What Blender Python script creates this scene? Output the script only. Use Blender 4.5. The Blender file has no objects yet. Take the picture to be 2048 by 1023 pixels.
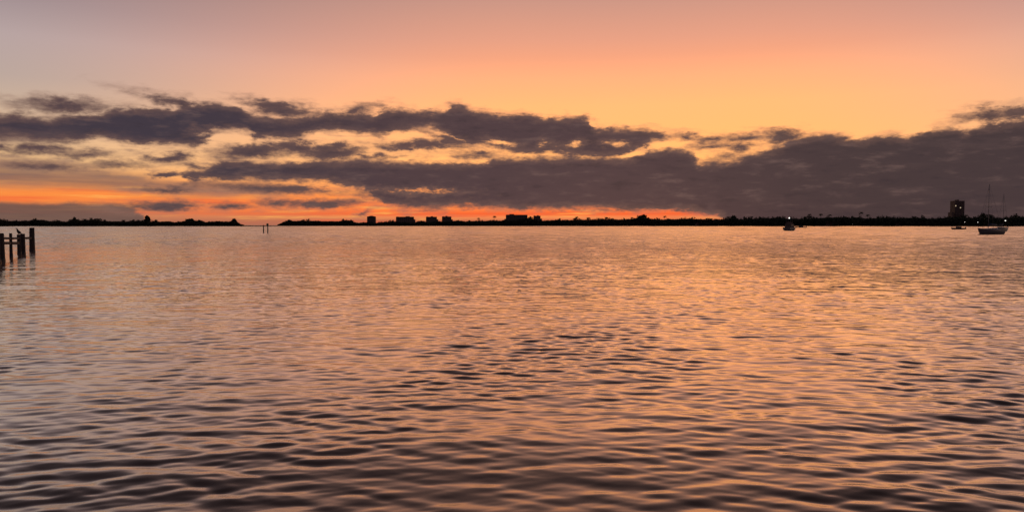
import bpy, bmesh, math, random
import numpy as np
from mathutils import Vector, Matrix

random.seed(7)
RNG = np.random.default_rng(11)
scn = bpy.context.scene
COL = scn.collection
R = math.radians

# ------------------------------------------------------------------ camera
CAM_H = 2.5
FPX = 1480.0                       # focal length in photograph pixels (2048 wide)
PITCH = math.atan(61.5 / FPX)
cam_d = bpy.data.cameras.new('camera')
cam_d.sensor_width = 36.0
cam_d.lens = FPX / 2048.0 * 36.0
cam_d.clip_start = 0.1
cam_d.clip_end = 200000.0
cam = bpy.data.objects.new('camera', cam_d)
COL.objects.link(cam)
cam.location = (0, 0, CAM_H)
cam.rotation_euler = (R(90) - PITCH, 0, 0)
scn.camera = cam

FWD = Vector((0, math.cos(PITCH), -math.sin(PITCH)))
UP = Vector((0, math.sin(PITCH), math.cos(PITCH)))


def ray(px, py):
    return (Vector((1, 0, 0)) * ((px - 1024) / FPX) + UP * ((511.5 - py) / FPX) + FWD)


def at(px, py, Y):
    r = ray(px, py)
    return Vector((0, 0, CAM_H)) + r * (Y / r.y)


def on_water(px, py):
    r = ray(px, py)
    t = -CAM_H / r.z
    return Vector((0, 0, CAM_H)) + r * t


def azel(px, py):
    r = ray(px, py).normalized()
    return math.degrees(math.atan2(r.x, r.y)), math.degrees(math.asin(r.z))


# ------------------------------------------------------------------ colour management
scn.view_settings.view_transform = 'Standard'
scn.view_settings.look = 'None'
scn.view_settings.exposure = 0.0
scn.view_settings.gamma = 1.0
scn.view_settings.use_curve_mapping = False


def lin(c):
    out = []
    for v in c[:3]:
        v /= 255.0
        out.append(v / 12.92 if v <= 0.04045 else ((v + 0.055) / 1.055) ** 2.4)
    return tuple(out)


# ------------------------------------------------------------------ sun (already behind the cloud bank)
SUN_AZ, SUN_EL = 9.0, 2.0
sd = bpy.data.lights.new('sun', 'SUN')
sd.energy = 0.002
sd.angle = R(14)
sd.color = (1.0, 0.60, 0.36)
sun = bpy.data.objects.new('sun', sd)
COL.objects.link(sun)
sdir = Vector((math.sin(R(SUN_AZ)) * math.cos(R(SUN_EL)), math.cos(R(SUN_AZ)) * math.cos(R(SUN_EL)), math.sin(R(SUN_EL))))
sun.rotation_euler = sdir.to_track_quat('Z', 'Y').to_euler()
sun.location = (40, 100, 60)

# ------------------------------------------------------------------ world: dusk sky with its clouds
world = bpy.data.worlds.new('World')
scn.world = world
world.use_nodes = True
NT = world.node_tree
NT.nodes.clear()


class NB:
    """tiny node builder; sockets or floats in, sockets out"""
    def __init__(s, nt):
        s.nt = nt

    def new(s, t):
        return s.nt.nodes.new(t)

    def put(s, sock, v):
        if hasattr(v, 'is_linked') or isinstance(v, bpy.types.NodeSocket):
            s.nt.links.new(v, sock)
        else:
            sock.default_value = v

    def m(s, op, a, b=None, c=None, clamp=False):
        n = s.new('ShaderNodeMath')
        n.operation = op
        n.use_clamp = clamp
        s.put(n.inputs[0], a)
        if b is not None:
            s.put(n.inputs[1], b)
        if c is not None:
            s.put(n.inputs[2], c)
        return n.outputs[0]

    def v(s, op, a, b=None):
        n = s.new('ShaderNodeVectorMath')
        n.operation = op
        s.put(n.inputs[0], a)
        if b is not None:
            s.put(n.inputs[1], b)
        return n.outputs['Value'] if op in ('LENGTH', 'DOT_PRODUCT') else n.outputs[0]

    def sstep(s, x, a, b):
        n = s.new('ShaderNodeMapRange')
        n.interpolation_type = 'SMOOTHSTEP'
        s.put(n.inputs['Value'], x)
        n.inputs['From Min'].default_value = a
        n.inputs['From Max'].default_value = b
        return n.outputs['Result']

    def lmap(s, x, a, b, c=0.0, d=1.0):
        n = s.new('ShaderNodeMapRange')
        n.clamp = True
        s.put(n.inputs['Value'], x)
        n.inputs['From Min'].default_value = a
        n.inputs['From Max'].default_value = b
        n.inputs['To Min'].default_value = c
        n.inputs['To Max'].default_value = d
        return n.outputs['Result']

    def mix(s, f, a, b):
        n = s.new('ShaderNodeMix')
        n.data_type = 'RGBA'
        s.put(n.inputs[0], f)
        s.put(n.inputs[6], a if not isinstance(a, tuple) else tuple(a) + (1.0,))
        s.put(n.inputs[7], b if not isinstance(b, tuple) else tuple(b) + (1.0,))
        return n.outputs[2]

    def noise(s, vec, scale, detail=4, rough=0.55):
        n = s.new('ShaderNodeTexNoise')
        s.put(n.inputs['Vector'], vec)
        n.inputs['Scale'].default_value = scale
        n.inputs['Detail'].default_value = detail
        n.inputs['Roughness'].default_value = rough
        return n.outputs['Fac']


W = NB(NT)
tc = W.new('ShaderNodeTexCoord')
dirv = W.v('NORMALIZE', tc.outputs['Generated'])
sx = W.new('ShaderNodeSeparateXYZ')
NT.links.new(dirv, sx.inputs[0])
X, Y_, Z = sx.outputs
AZ = W.m('MULTIPLY', W.m('ARCTAN2', X, Y_), 180 / math.pi)
EL = W.m('MULTIPLY', W.m('ARCSINE', Z), 180 / math.pi)


def ramp(fac, stops):
    n = W.new('ShaderNodeValToRGB')
    cr = n.color_ramp
    cr.interpolation = 'LINEAR'
    while len(cr.elements) > 1:
        cr.elements.remove(cr.elements[-1])
    first = True
    for p, c, g in stops:
        l = lin(c)
        colr = (l[0] * g * 0.5, l[1] * 0.5, l[2] * 0.5, 1)
        if first:
            e = cr.elements[0]
            e.position = p
            first = False
        else:
            e = cr.elements.new(p)
        e.color = colr
    W.put(n.inputs[0], fac)
    return n.outputs[0]


def elpos(e):          # elevation in degrees -> ramp position (square-root spacing)
    return math.sqrt(max(e, 0) / 90.0)


ELP = W.m('SQRT', W.m('DIVIDE', W.m('MAXIMUM', EL, 0.0), 90.0))


def st(l):
    return [(elpos(e), c, g) for e, c, g in l]


near_sun = ramp(ELP, st([
    (0.0, (190, 112, 86), 1), (0.35, (196, 108, 76), 1), (0.6, (244, 142, 84), 1.0), (0.85, (248, 98, 50), 1.0),
    (1.2, (255, 128, 60), 1.1), (1.8, (255, 138, 66), 1.1), (2.4, (255, 166, 78), 1.25), (3.5, (255, 182, 92), 1.4),
    (5.0, (255, 196, 113), 1.32), (7.0, (255, 194, 117), 1.32), (9.0, (255, 192, 122), 1.3), (11.0, (255, 181, 128), 1.15), (12.6, (243, 167, 129), 1.05),
    (13.8, (234, 162, 133), 1), (17.0, (202, 150, 134), 1), (21.0, (166, 127, 118), 1), (26.0, (124, 99, 98), 1), (34.0, (90, 75, 78), 1), (50.0, (64, 56, 62), 1), (90.0, (48, 45, 54), 1)]))
left_sky = ramp(ELP, st([
    (0.0, (150, 105, 90), 1), (0.6, (190, 120, 88), 1), (1.2, (244, 134, 72), 1), (2.0, (250, 140, 66), 1), (2.6, (252, 152, 72), 1.05),
    (3.4, (240, 176, 112), 1), (4.2, (236, 190, 136), 1), (5.8, (226, 187, 148), 1), (7.6, (203, 177, 154), 1),
    (9.5, (186, 167, 158), 1), (12.0, (182, 164, 163), 1), (14.2, (161, 144, 147), 1), (17.0, (142, 125, 129), 1), (22.0, (108, 95, 101), 1), (30.0, (80, 71, 78), 1), (50.0, (58, 53, 61), 1), (90.0, (48, 45, 54), 1)]))
away_sky = ramp(ELP, st([
    (0.0, (74, 64, 76), 1), (5.0, (92, 76, 88), 1), (12.0, (104, 86, 98), 1), (25.0, (84, 76, 92), 1), (50.0, (56, 53, 63), 1), (90.0, (48, 45, 54), 1)]))

dist = W.m('ABSOLUTE', W.m('SUBTRACT', AZ, SUN_AZ))
sky = W.mix(W.sstep(dist, 7, 47), near_sun, left_sky)
sky = W.mix(W.sstep(dist, 55, 130), sky, away_sky)
sky = W.v('MULTIPLY', sky, (2, 2, 2))

# noise fields in direction space
stretch = W.v('MULTIPLY', dirv, (1.0, 1.0, 2.4))
nA = W.m('MULTIPLY_ADD', W.noise(stretch, 26, 7, 0.6), 2.0, -1.0)
stretch2 = W.v('MULTIPLY', dirv, (1.0, 1.0, 7.0))
nB = W.m('MULTIPLY_ADD', W.noise(stretch2, 9, 6, 0.6), 2.0, -1.0)
stretch3 = W.v('MULTIPLY', dirv, (1.0, 1.0, 3.0))
nC = W.m('MULTIPLY_ADD', W.noise(stretch3, 85, 4, 0.6), 2.0, -1.0)

nD = W.m('MULTIPLY_ADD', W.noise(W.v('MULTIPLY', dirv, (1.0, 1.0, 4.5)), 24, 7, 0.62), 2.0, -1.0)
nE = W.m('MULTIPLY_ADD', W.noise(W.v('MULTIPLY', dirv, (1.0, 1.0, 22.0)), 7, 6, 0.62), 2.0, -1.0)
wn = W.new('ShaderNodeTexNoise')
W.put(wn.inputs['Vector'], stretch)
wn.inputs['Scale'].default_value = 30
wn.inputs['Detail'].default_value = 6
wn.inputs['Roughness'].default_value = 0.62
wsep = W.new('ShaderNodeSeparateColor')
NT.links.new(wn.outputs['Color'], wsep.inputs[0])
AZW = W.m('ADD', AZ, W.m('MULTIPLY_ADD', wsep.outputs[0], 3.4, -1.7))
ELW = W.m('ADD', EL, W.m('MULTIPLY_ADD', wsep.outputs[1], 1.5, -0.75))

AZ0, AZ1, EL0, EL1 = -38.0, 38.0, -3.0, 19.0
AZN = W.lmap(AZW, AZ0, AZ1)


def curve(pts):
    """cloud edge: elevation in degrees as a function of azimuth, from (x, y) sightings"""
    n = W.new('ShaderNodeFloatCurve')
    c = n.mapping.curves[0]
    n.mapping.use_clip = False
    pp = []
    for px, py in pts:
        a, e = azel(px, py)
        pp.append(((a - AZ0) / (AZ1 - AZ0), (e - EL0) / (EL1 - EL0)))
    pp.sort()
    while len(c.points) > 2:
        c.points.remove(c.points[1])
    c.points[0].location = (0.0, pp[0][1])
    c.points[1].location = (1.0, pp[-1][1])
    for a, e in pp:
        if 0.001 < a < 0.999:
            c.points.new(a, e)
    for p in c.points:
        p.handle_type = 'VECTOR'
    n.mapping.update()
    W.put(n.inputs['Value'], AZN)
    return W.m('MULTIPLY_ADD', n.outputs[0], EL1 - EL0, EL0)


def band(top, bot):
    t = curve(top)
    b = curve(bot)
    return W.m('MINIMUM', W.m('SUBTRACT', t, EL), W.m('SUBTRACT', EL, b)), t


cvec = W.new('ShaderNodeCombineXYZ')
W.put(cvec.inputs[0], AZW)
W.put(cvec.inputs[1], ELW)
AE = cvec.outputs[0]


AE_SMOOTH = W.new('ShaderNodeCombineXYZ')
W.put(AE_SMOOTH.inputs[0], W.m('MULTIPLY_ADD', wsep.outputs[0], 3.0, W.m('ADD', AZ, -1.5)))
W.put(AE_SMOOTH.inputs[1], W.m('MULTIPLY_ADD', wsep.outputs[1], 0.75, W.m('ADD', EL, -0.375)))


def lens(x0, y0, x1, y1, h, smooth=False):
    """lens-shaped cloudlet from (x0,y0) to (x1,y1), h pixels thick; returns a signed depth in degrees"""
    a0, e0 = azel(x0, y0)
    a1, e1 = azel(x1, y1)
    n = W.new('ShaderNodeMapping')
    n.vector_type = 'TEXTURE'
    NT.links.new(AE_SMOOTH.outputs[0] if smooth else AE, n.inputs['Vector'])
    L = math.hypot(a1 - a0, e1 - e0) / 2
    ry = h / 2 / FPX * 180 / math.pi
    n.inputs['Location'].default_value = ((a0 + a1) / 2, (e0 + e1) / 2, 0)
    n.inputs['Rotation'].default_value = (0, 0, math.atan2(e1 - e0, a1 - a0))
    n.inputs['Scale'].default_value = (L, ry, 1)
    return W.m('MULTIPLY_ADD', W.v('LENGTH', n.outputs[0]), -ry, ry)


def vmax(l):
    o = l[0]
    for q in l[1:]:
        o = W.m('MAXIMUM', o, q)
    return o


# upper bank
b1, t1 = band(
    [(0, 228), (40, 226), (60, 232), (110, 232), (150, 230), (190, 222), (230, 214), (262, 211), (320, 216), (345, 218), (380, 205), (430, 205), (470, 212), (500, 226), (540, 236), (600, 236), (650, 223), (700, 225), (750, 229),
     (762, 219), (790, 217), (850, 222), (880, 220), (900, 209), (925, 209), (950, 221), (1000, 226), (1018, 231), (1040, 225), (1062, 230), (1085, 234),
     (1150, 233), (1167, 231), (1185, 244), (1200, 255), (1222, 251), (1250, 254), (1290, 257), (1330, 262), (1345, 272), (1370, 300), (2048, 300)],
    [(0, 279), (40, 276), (80, 282), (120, 286), (160, 286), (190, 275), (240, 281), (280, 289), (330, 292), (380, 291), (402, 284), (424, 268), (450, 260), (490, 262), (505, 279), (545, 278),
     (600, 271), (640, 264), (700, 263), (760, 272), (790, 262), (830, 262), (868, 258), (900, 268), (922, 285), (950, 290), (980, 292), (1005, 299), (1030, 302), (1060, 305),
     (1100, 308), (1130, 310), (1160, 313), (1200, 315), (1250, 313), (1280, 300), (1300, 286), (1340, 281), (1365, 272), (2048, 260)])
# low bank, rising to the right
b3, t3 = band(
    [(0, 440), (260, 370), (285, 348), (340, 343), (400, 338), (428, 328), (440, 320), (480, 322), (520, 322), (560, 325), (600, 322), (650, 322), (700, 318), (750, 318), (800, 320), (870, 324),
     (910, 324), (960, 325), (975, 318), (985, 311), (1000, 312), (1050, 315), (1100, 310), (1150, 312), (1260, 315), (1280, 305), (1290, 298), (1330, 296), (1370, 299), (1388, 311), (1400, 325),
     (1440, 321), (1480, 313), (1500, 308), (1530, 298), (1562, 290), (1582, 279), (1600, 274), (1640, 270), (1680, 273), (1720, 278), (1750, 272), (1780, 269), (1830, 271), (1850, 262),
     (1880, 252), (1910, 252), (1940, 261), (1958, 249), (1985, 242), (2048, 240)],
    [(0, 350), (285, 351), (340, 354), (400, 358), (470, 360), (540, 360), (600, 364), (650, 368), (700, 374), (728, 380), (742, 390), (754, 402), (776, 411), (800, 413), (850, 413), (900, 412), (950, 415),
     (1000, 416), (1050, 418), (1150, 419), (1250, 421), (1350, 422), (1390, 424), (1425, 429), (1455, 440), (1480, 470), (2048, 480)])
far_side = W.lmap(W.m('ABSOLUTE', AZ), 44, 95, 0.0, 5.0)
big = W.m('SUBTRACT', W.m('MAXIMUM', b1, b3), far_side)
big = W.m('ADD', big, W.m('MULTIPLY', W.lmap(W.m('ABSOLUTE', AZ), 40, 70, 0.0, 4.0), nB))
bigd = W.m('ADD', big, W.m('MULTIPLY_ADD', nA, 0.62, W.m('MULTIPLY', nC, 0.3)))

small = vmax([lens(*a) for a in [
    (48, 206, 215, 216, 22), (180, 236, 330, 230, 24), (295, 194, 420, 222, 16), (500, 208, 625, 228, 22), (690, 222, 750, 217, 14), (1352, 269, 1392, 274, 10),
    (425, 307, 585, 300, 24), (545, 288, 640, 300, 24), (600, 305, 730, 303, 26), (700, 310, 780, 313, 7), (765, 292, 930, 290, 17), (920, 311, 988, 310, 14), (860, 268, 930, 292, 12),
    (735, 390, 880, 410, 24),
    (-30, 296, 24, 296, 11), (25, 298, 130, 298, 13), (122, 305, 210, 308, 9), (300, 317, 378, 314, 16), (198, 330, 288, 330, 11), (370, 331, 425, 333, 6),
    (1400, 281, 1442, 278, 10), (1448, 277, 1528, 273, 13), (1458, 293, 1512, 290, 11), (1530, 272, 1600, 269, 22), (1425, 316, 1470, 308, 9),
    (1925, 232, 2010, 226, 20), (1985, 226, 2110, 222, 24), (295, 378, 365, 377, 9), (1400, 292, 1440, 290, 7), (720, 430, 732, 424, 6)]])
smalld = W.m('MULTIPLY_ADD', nA, 0.2, W.m('MULTIPLY_ADD', nC, 0.2, W.m('ADD', small, 0.06)))
holes = vmax([lens(*a) for a in [(985, 283, 1025, 286, 10), (1126, 295, 1156, 287, 9), (1222, 288, 1250, 291, 8), (1950, 243, 2060, 238, 6), (805, 381, 872, 383, 6), (415, 268, 500, 276, 14), (1085, 287, 1100, 287, 6)]])
bars = vmax([lens(*a, smooth=True) for a in [(380, 369, 668, 382, 19), (516, 405, 600, 406, 13), (576, 409, 716, 406, 18), (428, 413, 502, 412, 14), (250, 412, 396, 413, 20), (120, 304, 212, 309, 10), (20, 330, 150, 336, 12), (190, 329, 290, 332, 12)]])
smalld = W.m('MAXIMUM', smalld, W.m('MULTIPLY_ADD', nC, 0.2, W.m('MULTIPLY_ADD', nA, 0.14, bars)))
depth = W.m('MAXIMUM', bigd, smalld)
depth = W.m('MINIMUM', depth, W.m('MULTIPLY_ADD', holes, -1.4, W.m('MULTIPLY_ADD', nC, 0.5, W.m('MULTIPLY_ADD', nA, 0.25, 0.08))))
soft = W.lmap(nB, -0.35, 0.4, 0.10, 0.42)
cover = W.sstep(W.m('DIVIDE', depth, soft), -0.75, 1.0)

# thin high veil and the low bank on the left
bv, _ = band([(0, 313), (100, 318), (200, 334), (260, 344), (330, 356), (400, 366), (480, 372), (560, 384), (640, 400), (2048, 460)],
             [(0, 374), (100, 376), (200, 382), (300, 389), (400, 394), (480, 392), (560, 396), (640, 396), (2048, 400)])
veil = W.m('MULTIPLY', W.sstep(W.m('MULTIPLY_ADD', nB, 0.5, bv), -0.25, 0.5), W.lmap(nE, -0.4, 0.4, 0.7, 0.98))
bl, _ = band([(0, 402), (40, 402), (80, 403), (130, 400), (150, 404), (190, 404), (230, 405), (255, 411), (280, 424), (310, 446), (340, 470), (2048, 500)], [(0, 500), (2048, 500)])
lowb = W.m('MULTIPLY', W.sstep(W.m('MULTIPLY_ADD', nA, 0.22, bl), -0.12, 0.3), 0.93)
bk, _ = band([(0, 226), (30, 240), (70, 262), (140, 280), (200, 300), (2048, 400)], [(0, 292), (200, 294), (2048, 300)])
grey = W.m('MULTIPLY', W.sstep(W.m('MULTIPLY_ADD', nA, 0.4, bk), -0.2, 0.6), 0.7)

sky = W.mix(veil, sky, W.mix(W.sstep(nB, -0.4, 0.5), lin((128, 98, 88)), lin((156, 114, 95))))
sky = W.mix(grey, sky, lin((112, 92, 88)))
sky = W.mix(lowb, sky, W.mix(W.sstep(nB, -0.4, 0.4), lin((98, 78, 73)), lin((112, 88, 80))))
# streaks of lit and unlit cirrus in the glow near the horizon
low = W.m('MULTIPLY', W.sstep(EL, 3.4, 1.8), W.m('MULTIPLY', W.sstep(dist, 80, 35), W.m('SUBTRACT', 1.0, lowb)))
sky = W.mix(W.m('MULTIPLY', low, W.m('MULTIPLY', W.sstep(nE, 0.02, 0.4), 0.6)), sky, lin((242, 98, 58)))
sky = W.mix(W.m('MULTIPLY', low, W.m('MULTIPLY', W.sstep(nE, -0.08, -0.4), 0.75)), sky, lin((255, 182, 92)))
sky = W.mix(W.m('MULTIPLY', low, W.m('MULTIPLY', W.sstep(nD, 0.18, 0.5), 0.5)), sky, lin((176, 108, 84)))

body = W.mix(W.sstep(AZ, -26, -6), lin((66, 57, 67)), lin((80, 62, 66)))
body = W.mix(W.sstep(AZ, 6, 28), body, lin((71, 57, 59)))
light = W.m('MULTIPLY', W.sstep(nB, 0.0, 0.6), 0.22)
body = W.mix(light, body, lin((112, 88, 84)))
body = W.mix(W.m('MULTIPLY', W.sstep(nD, 0.05, 0.55), 0.5), body, lin((118, 93, 88)))
body = W.mix(W.m('MULTIPLY', W.sstep(nD, -0.05, -0.45), 0.45), body, lin((54, 45, 51)))
body = W.mix(W.m('MULTIPLY', W.sstep(nA, 0.1, 0.5), 0.2), body, lin((118, 92, 88)))
rim = W.m('MULTIPLY', W.sstep(depth, 0.75, 0.05), 0.42)
body = W.mix(rim, body, lin((132, 98, 86)))
# thin fraying fringe and loose streaks around the thick cloud
fray = W.m('MULTIPLY', W.sstep(W.m('MULTIPLY_ADD', nD, 0.75, depth), -0.5, 0.15), 0.4)
sky = W.mix(fray, sky, lin((146, 112, 100)))
wisps = W.m('MULTIPLY_ADD', nE, 0.7, W.m('MULTIPLY', nD, 0.5))
wisps = W.m('MULTIPLY', W.sstep(wisps, 0.05, 0.4), W.m('MULTIPLY', W.sstep(EL, 2.4, 3.6), W.sstep(EL, 8.2, 6.0)))
wisps = W.m('MULTIPLY', wisps, W.m('MULTIPLY', W.sstep(AZ, 8, -14), 0.6))
sky = W.mix(wisps, sky, lin((140, 110, 100)))
sky = W.mix(cover, sky, body)

nish = W.new('ShaderNodeTexSky')
nish.sky_type = 'NISHITA'
nish.sun_disc = False
nish.sun_elevation = R(SUN_EL)
nish.sun_rotation = R(SUN_AZ)
bg = W.new('ShaderNodeBackground')
NT.links.new(sky, bg.inputs['Color'])
bg.inputs['Strength'].default_value = 1.0
bg2 = W.new('ShaderNodeBackground')
NT.links.new(nish.outputs[0], bg2.inputs['Color'])
bg2.inputs['Strength'].default_value = 0.0006
add = W.new('ShaderNodeAddShader')
NT.links.new(bg.outputs[0], add.inputs[0])
NT.links.new(bg2.outputs[0], add.inputs[1])
wo = W.new('ShaderNodeOutputWorld')
NT.links.new(add.outputs[0], wo.inputs['Surface'])
world.cycles.sampling_method = 'MANUAL'
world.cycles.sample_map_resolution = 512
scn.cycles.max_bounces = 6
scn.cycles.use_denoising = True
scn.cycles.caustics_reflective = False


# ------------------------------------------------------------------ materials
def material(name, base, rough=0.7, var=0.3, scale=3.0, metallic=0.0, emit=None, bump=0.0):
    mt = bpy.data.materials.new(name)
    mt.use_nodes = True
    nt = mt.node_tree
    b = nt.nodes['Principled BSDF']
    n = NB(nt)
    t = nt.nodes.new('ShaderNodeTexCoord')
    f = n.noise(t.outputs['Object'], scale, 5, 0.6)
    d = tuple(c * (1 - var) for c in base)
    u = tuple(min(1, c * (1 + var)) for c in base)
    nt.links.new(n.mix(f, d, u), b.inputs['Base Color'])
    b.inputs['Roughness'].default_value = rough
    b.inputs['Metallic'].default_value = metallic
    if bump:
        bn = nt.nodes.new('ShaderNodeBump')
        bn.inputs['Strength'].default_value = bump
        nt.links.new(f, bn.inputs['Height'])
        nt.links.new(bn.outputs[0], b.inputs['Normal'])
    if emit:
        b.inputs['Emission Color'].default_value = emit[0] + (1,)
        b.inputs['Emission Strength'].default_value = emit[1]
    return mt


M = {
    'leaf': material('dark_foliage', (0.035, 0.045, 0.02), 0.8, 0.5, 0.8),
    'palm': material('palm_frond', (0.04, 0.05, 0.02), 0.7, 0.4, 2.0),
    'bark': material('bark', (0.07, 0.05, 0.035), 0.9, 0.4, 6.0),
    'soil': material('shore_soil', (0.05, 0.042, 0.03), 0.95, 0.4, 0.05),
    'wood': material('weathered_wood', (0.06, 0.047, 0.038), 0.85, 0.5, 9.0, bump=0.5),
    'wet': material('wet_barnacled_wood', (0.03, 0.028, 0.024), 0.45, 0.6, 22.0, bump=0.8),
    'stucco': material('stucco', (0.16, 0.12, 0.10), 0.9, 0.2, 0.4),
    'stucco2': material('tan_stucco', (0.2, 0.15, 0.11), 0.9, 0.2, 0.4),
    'roof': material('roof_tile', (0.10, 0.05, 0.04), 0.85, 0.3, 1.0),
    'glass': material('dark_window_glass', (0.03, 0.03, 0.035), 0.15, 0.2, 1.0),
    'lit': material('lit_window', (0.8, 0.7, 0.5), 0.5, 0.1, 1.0, emit=((1.0, 0.78, 0.5), 0.5)),
    'lamp': material('lit_lamp', (0.9, 0.9, 0.85), 0.5, 0.05, 1.0, emit=((1.0, 0.95, 0.85), 2.6)),
    'metal': material('grey_metal', (0.18, 0.18, 0.19), 0.4, 0.2, 4.0, metallic=0.6),
    'gel': material('white_gelcoat', (0.7, 0.69, 0.66), 0.3, 0.08, 1.5),
    'hullblue': material('navy_hull_paint', (0.03, 0.035, 0.05), 0.3, 0.2, 1.5),
    'hullgrey': material('grey_hull_paint', (0.16, 0.15, 0.14), 0.4, 0.15, 1.5),
    'canvas': material('dark_sail_cover', (0.05, 0.06, 0.10), 0.9, 0.2, 3.0),
    'alu': material('mast_aluminium', (0.25, 0.25, 0.26), 0.4, 0.1, 4.0, metallic=0.5),
    'red': material('red_dayboard', (0.35, 0.05, 0.04), 0.6, 0.2, 3.0),
    'green': material('green_dayboard', (0.04, 0.18, 0.08), 0.6, 0.2, 3.0),
    'feather': material('dark_feathers', (0.03, 0.027, 0.025), 0.7, 0.4, 14.0),
    'bill': material('grey_bill', (0.22, 0.18, 0.10), 0.5, 0.2, 10.0),
}

# ------------------------------------------------------------------ water: one sheet with real waves


SL = 0.036
BF, FR = 0.3, 0.14


def build_water():
    ang_f = np.radians(np.arange(-41.0, 41.01, 0.19))
    ang_s = np.radians(np.concatenate([np.arange(-180, -41.5, 3.0), ]))
    ang_e = np.radians(np.arange(43.0, 180.0, 3.0))
    ang = np.concatenate([ang_s, ang_f, ang_e])
    r = [0.6]
    while r[-1] < 5.0:
        r.append(r[-1] * 1.03)
    while r[-1] < 110:
        r.append(r[-1] * 1.0023)
    while r[-1] < 60000:
        r.append(r[-1] * (1.006 if r[-1] < 1400 else 1.06))
    r = np.array(r)
    na, nr = len(ang), len(r)
    A, RR = np.meshgrid(ang, r)
    x = (RR * np.sin(A)).ravel()
    y = (RR * np.cos(A)).ravel()
    rr = RR.ravel()
    dr = np.gradient(r)
    spacing = np.repeat(np.maximum(dr, r * R(0.19) * 0.5), na)
    z = np.zeros_like(x)
    act = np.where((rr < 1400) & (np.abs(A.ravel()) < R(60)))[0]
    xa, ya, sp = x[act], y[act], spacing[act]
    za = np.zeros_like(xa)

    def field(n, lo, hi, seed):
        g = np.random.default_rng(seed)
        f = np.zeros_like(xa)
        for _ in range(n):
            l = math.exp(g.uniform(math.log(lo), math.log(hi)))
            th = g.uniform(0, 2 * math.pi)
            k = 2 * math.pi / l
            f += np.sin(k * (math.cos(th) * xa + math.sin(th) * ya * 0.6) + g.uniform(0, 6.28))
        return f / math.sqrt(n / 2)
    gust = field(10, 5, 45, 3)
    gust2 = field(10, 2.0, 9, 5)
    g_long = np.clip(1.0 + 0.2 * gust, 0.5, 1.5)
    g_short = np.clip(1.0 + 0.13 * gust + 0.2 * gust2, 0.55, 1.5)
    comps = []
    n = 120
    for i in range(n):
        u = (i + RNG.uniform(0, 1)) / n
        l = math.exp(math.log(0.15) + u * (math.log(4.0) - math.log(0.15)))
        spread = 0.36 if l < 1.0 else 0.5
        th = RNG.normal(math.pi / 2 + 0.06, spread)
        s = 0.0136 * math.exp(-(math.log(l / 0.34)) ** 2 / (2 * 0.5 ** 2)) + 0.0036
        comps.append((l, th, s, RNG.uniform(0, 6.283)))
    for l, th, s, ph in comps:
        k = 2 * math.pi / l
        fade = np.clip((l / sp - 2.0) / 2.0, 0, 1)
        idx = np.where(fade > 0)[0]
        if len(idx) == 0:
            continue
        p = k * (math.cos(th) * xa[idx] + math.sin(th) * ya[idx]) + ph
        g = g_short[idx] if l < 1.3 else g_long[idx]
        za[idx] += fade[idx] * g * (s / k) * (np.sin(p) + 0.18 * np.cos(2 * p))
    # far out the mesh is coarser than the ripples: waves at the mesh's own scale carry the same slopes
    ra = rr[act]
    on = np.clip((ra - 45) / 60, 0, 1)
    for i in range(44):
        l = math.exp(math.log(1.2) + (i + RNG.uniform(0, 1)) / 44 * (math.log(45) - math.log(1.2)))
        th = RNG.normal(math.pi / 2 + 0.05, 0.4)
        k = 2 * math.pi / l
        wgt = np.exp(-(np.log(l / (5 * sp))) ** 2 / (2 * 0.35 ** 2)) * on
        idx = np.where(wgt > 0.02)[0]
        p = k * (math.cos(th) * xa[idx] + math.sin(th) * ya[idx]) + RNG.uniform(0, 6.283)
        za[idx] += wgt[idx] * (SL / k) * np.sin(p)
    z[act] = za
    co = np.stack([x, y, z], 1).astype(np.float32)
    i0 = np.arange(nr - 1)[:, None] * na + np.arange(na)[None, :]
    nxt = (np.arange(na) + 1) % na
    i1 = np.arange(nr - 1)[:, None] * na + nxt[None, :]
    quads = np.stack([i0, i0 + na, i1 + na, i1], -1).reshape(-1, 4)
    cidx = len(co)
    co = np.concatenate([co, np.array([[0, 0, 0]], np.float32)])
    tris = np.stack([np.full(na, cidx), np.arange(na), nxt], 1)
    me = bpy.data.meshes.new('water')
    nq, nt_ = len(quads), len(tris)
    me.vertices.add(len(co))
    me.vertices.foreach_set('co', co.ravel())
    loops = np.concatenate([quads.ravel(), tris.ravel()]).astype(np.int32)
    me.loops.add(len(loops))
    me.loops.foreach_set('vertex_index', loops)
    me.polygons.add(nq + nt_)
    starts = np.concatenate([np.arange(nq) * 4, nq * 4 + np.arange(nt_) * 3]).astype(np.int32)
    me.polygons.foreach_set('loop_start', starts)
    me.update(calc_edges=True)
    me.validate()
    me.polygons.foreach_set('use_smooth', np.ones(len(me.polygons), bool))
    me.update()
    o = bpy.data.objects.new('water', me)
    COL.objects.link(o)
    o['kind'] = 'structure'
    o['label'] = 'rippled bay water reflecting the sunset sky'
    mt = bpy.data.materials.new('bay_water')
    mt.use_nodes = True
    nt = mt.node_tree
    nt.nodes.remove(nt.nodes['Principled BSDF'])
    q = NB(nt)
    b = nt.nodes.new('ShaderNodeBsdfAnisotropic')
    b.distribution = 'MULTI_GGX'
    body = nt.nodes.new('ShaderNodeBsdfDiffuse')
    body.inputs['Color'].default_value = (0.07, 0.04, 0.03, 1)
    both = nt.nodes.new('ShaderNodeAddShader')
    nt.links.new(b.outputs[0], both.inputs[0])
    nt.links.new(body.outputs[0], both.inputs[1])
    nt.links.new(both.outputs[0], nt.nodes['Material Output'].inputs['Surface'])
    lw = nt.nodes.new('ShaderNodeLayerWeight')
    lw.inputs['Blend'].default_value = 0.5
    fr = nt.nodes.new('ShaderNodeValToRGB')          # reflectance against the angle of incidence: steep towards grazing
    cr = fr.color_ramp
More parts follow.
